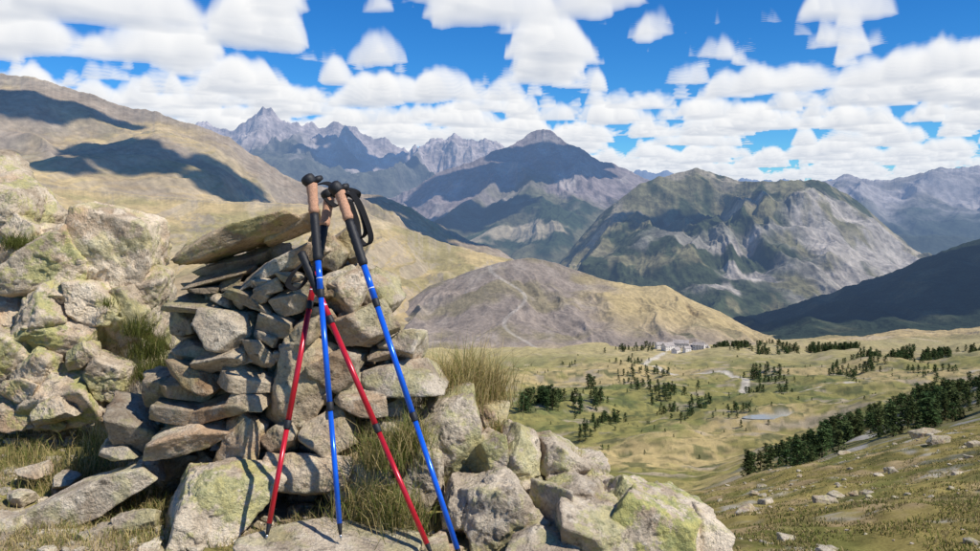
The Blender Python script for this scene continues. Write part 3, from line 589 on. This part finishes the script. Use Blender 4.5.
pole(W(266,541,2.58),W(331,190,2.98),RED,straps=[[W(330,195,2.96),W(345,189,2.94),W(358,193,2.95),W(354,201,2.99),W(340,199,3.0)]],locks=(.30,.64))
pole(W(463,566,2.52),W(337,184,2.87),BLUE,straps=[[W(344,192,2.87),W(357,200,2.86),W(366,220,2.87),W(371,238,2.89),W(367,245,2.91),W(360,240,2.93),W(357,222,2.94),W(350,202,2.92)],[W(342,194,2.86),W(352,194,2.85),W(360,208,2.86),W(366,230,2.88),W(362,238,2.9)]],locks=(.36,.66))
pole(W(434,560,2.54),W(301,252,2.84),RED,grip='foam',straps=[[W(304,262,2.82),W(294,272,2.80),W(288,284,2.80),W(298,289,2.82),W(309,276,2.82)]],locks=(.40,.76))
# ---------------------------------------------------------------- light
sd=Vector((.74,-.42,1.0)).normalized(); el=math.asin(sd.z); rot=math.atan2(sd.x,sd.y)
sl=bpy.data.lights.new('sun','SUN'); sl.energy=5.0; sl.angle=math.radians(.53); sl.color=(1,.95,.87); so=bpy.data.objects.new('sun',sl); scene.collection.objects.link(so); so.rotation_euler=sd.to_track_quat('Z','Y').to_euler(); so.location=(20,-10,40)
m,nt=nmat('cloud_white'); N=NT(nt); bs=N.n('ShaderNodeBsdfDiffuse'); bs.inputs[0].default_value=(.85,.86,.88,1); o=N.n('ShaderNodeOutputMaterial'); N.l(bs.outputs[0],o.inputs[0]); CL=m
def cloud(b,e,d,zc,rx,ry,seed):
    T=W(b,e,d); k=(zc-T[2])/sd.z; c=T+np.array(sd[:])*k; rs=np.random.RandomState(seed); bg=Bag(); D,Fc=ICO[4]
    for j in range(9):
        o=np.array([rs.uniform(-.7,.7)*rx,rs.uniform(-.7,.7)*ry,rs.uniform(0,.12)*rx]); r=rs.uniform(.3,.55)*min(rx,ry)
        P=D*r; P=P+D*(fbm3(D*2.2,5,seed+j*3.)*r*.7)[:,None]; P[:,2]*=.55; P[:,2]=np.maximum(P[:,2],-.12*r); bg.add(P*np.array([rx/min(rx,ry)*.8,ry/min(rx,ry)*.8,1])+o+c,Fc,np.array([1,1,1.,1]))
    bg.make('cloud',CL)
cloud(150,165,2700,2600,480,330,1)
cloud(60,110,3200,2700,500,220,2)
cloud(420,225,3200,2700,420,260,3)
cloud(540,160,8300,3500,900,700,4)
cloud(350,165,12500,4300,1100,900,5)
cloud(700,200,4900,2700,450,300,6)
cloud(900,285,2600,2500,700,420,7)
cloud(470,215,7000,3200,600,500,8)
# ---------------------------------------------------------------- cumulus field (cloud layer marched over a height map, km)
GS_=.045; gx_=np.arange(-55,55,GS_); gy_=np.arange(-4,84,GS_); CXg,CYg=np.meshgrid(gx_,gy_,indexing='ij')
def bil(x,y,o,off):
    s=0;a=1;t=0
    for i in range(o): s=s+a*np.abs(pn2(x+off+3.1*i,y+off*.6+7.7*i)); t+=a; a*=.5; x,y=x*ROT[0]-y*ROT[1],x*ROT[1]+y*ROT[0]
    return s/t
cov=fbm2(CXg/1.05,CYg/.95,3,61.)*1.5+fbm2(CXg/6,CYg/6,2,33.)*.45+bil(CXg/.42,CYg/.42,3,5.)*.55-.265
HT=(.50*np.sqrt(np.clip(cov,0,None))*(1+.25*fbm2(CXg/2.,CYg/2.,2,8.))-.12*(cov<=0)-.03).astype(np.float32)
gxx,gyy=np.gradient(HT,GS_); sdn=np.array(sd[:]); nn=1/np.sqrt(1+gxx**2+gyy**2); LM=np.clip((-gxx*sdn[0]-gyy*sdn[1]+sdn[2])*nn,0,1).astype(np.float32); del gxx,gyy,nn,cov
def lk(M,x,y):
    u=np.clip((x-gx_[0])/GS_,0,len(gx_)-1.01); v=np.clip((y-gy_[0])/GS_,0,len(gy_)-1.01); i=u.astype(np.int32); j=v.astype(np.int32); u=u-i; v=v-j
    return (M[i,j]*(1-u)+M[i+1,j]*u)*(1-v)+(M[i,j+1]*(1-u)+M[i+1,j+1]*u)*v
az=np.concatenate([np.linspace(-95,-36,60,endpoint=False),np.linspace(-36,36,1500),np.linspace(36,95,60)[1:]])*math.pi/180
ev=np.concatenate([np.linspace(-.5,17,340,endpoint=False),np.linspace(17,40,40)])*math.pi/180
EV,AZ=np.meshgrid(ev,az,indexing='ij'); EV=EV.ravel();AZ=AZ.ravel(); te=np.maximum(np.tan(EV),0)+.012
dx=np.sin(AZ)/te; dy=np.cos(AZ)/te; H0=1.25; Tr=np.ones(len(EV)); Cc=np.zeros((len(EV),3)); NSt=52; HM=.54
cb_=np.array([.48,.54,.65]); cw_=np.array([1.,1.,1.])
for k in range(NSt):
    hh_=k/NSt*HM; x=dx*(H0+hh_); y=dy*(H0+hh_); T=lk(HT,x,y); dd2=(x*x+y*y)
    fine=pn2(x/.13+hh_*4,y/.13)*.055/(1+dd2/250.)+pn2(x/.055+31,y/.055+hh_*8)*.035/(1+dd2/70.)
    T2=T+fine
    den=ss(-.02,.08,T2-hh_); ds=HM/NSt*np.sqrt(1+dx*dx+dy*dy)
    a=1-np.exp(-8.*den*np.minimum(ds,.35)); 
    L=lk(LM,x,y); above=np.clip((T2-hh_)/.32,0,1)
    br=np.clip(.34+.62*(1-above)+.35*hh_/HM+.30*(L-.6)+fine*3,0,1)
    c=cb_[None,:]*(1-br[:,None])+cw_[None,:]*br[:,None]
    Cc+=c*(Tr*a)[:,None]; Tr=Tr*(1-a)
A=1-Tr; C=Cc/np.maximum(A,1e-3)[:,None]
hzf=(1-ss(0,.11,np.tan(EV)))*.45; C=C*(1-hzf[:,None])+np.array([.66,.74,.86])*hzf[:,None]
A=A*ss(-.004,.02,EV)*(1-ss(math.radians(30),math.radians(40),EV))
RD=62000.; Vd=np.stack([RD*np.cos(EV)*np.sin(AZ),RD*np.cos(EV)*np.cos(AZ),RD*np.sin(EV)],1)
m,nt=nmat('cumulus_sky'); N=NT(nt); at=N.n('ShaderNodeAttribute',attribute_name='Col'); em=N.n('ShaderNodeEmission'); N.l(at.outputs['Color'],em.inputs[0]); em.inputs[1].default_value=.99; tr=N.n('ShaderNodeBsdfTransparent'); mx=N.n('ShaderNodeMixShader'); N.l(at.outputs['Alpha'],mx.inputs[0]); N.l(tr.outputs[0],mx.inputs[1]); N.l(em.outputs[0],mx.inputs[2]); o=N.n('ShaderNodeOutputMaterial'); N.l(mx.outputs[0],o.inputs[0]); m.cycles.emission_sampling='NONE'
make_mesh('sky',Vd,grid_faces(len(ev),len(az)),np.hstack([C,A[:,None]]),m)
# ---------------------------------------------------------------- world
w=bpy.data.worlds.new('World'); scene.world=w; w.use_nodes=True; nt=w.node_tree; nt.nodes.clear(); N=NT(nt)
sky=N.n('ShaderNodeTexSky',sky_type='NISHITA'); sky.sun_disc=False; sky.sun_elevation=el; sky.sun_rotation=rot; sky.altitude=2000; sky.dust_density=.3; sky.ozone_density=2.
hsv=N.n('ShaderNodeHueSaturation'); hsv.inputs['Saturation'].default_value=1.35; hsv.inputs['Value'].default_value=1.; N.l(sky.outputs[0],hsv.inputs['Color'])
col=N.mix(1.0,hsv.outputs[0],(.42,.85,1.15),'MULTIPLY')
bg=N.n('ShaderNodeBackground'); N.l(col,bg.inputs[0]); bg.inputs[1].default_value=.115; out=N.n('ShaderNodeOutputWorld'); N.l(bg.outputs[0],out.inputs[0])
# ---------------------------------------------------------------- camera
cam=bpy.data.cameras.new('camera'); cam.sensor_width=36; cam.lens=36*F/980; cam.shift_y=-(275.5-HY)/980; cam.clip_start=.05; cam.clip_end=200000
co=bpy.data.objects.new('camera',cam); scene.collection.objects.link(co); co.location=(0,0,0); co.rotation_euler=(math.radians(90),0,0); scene.camera=co
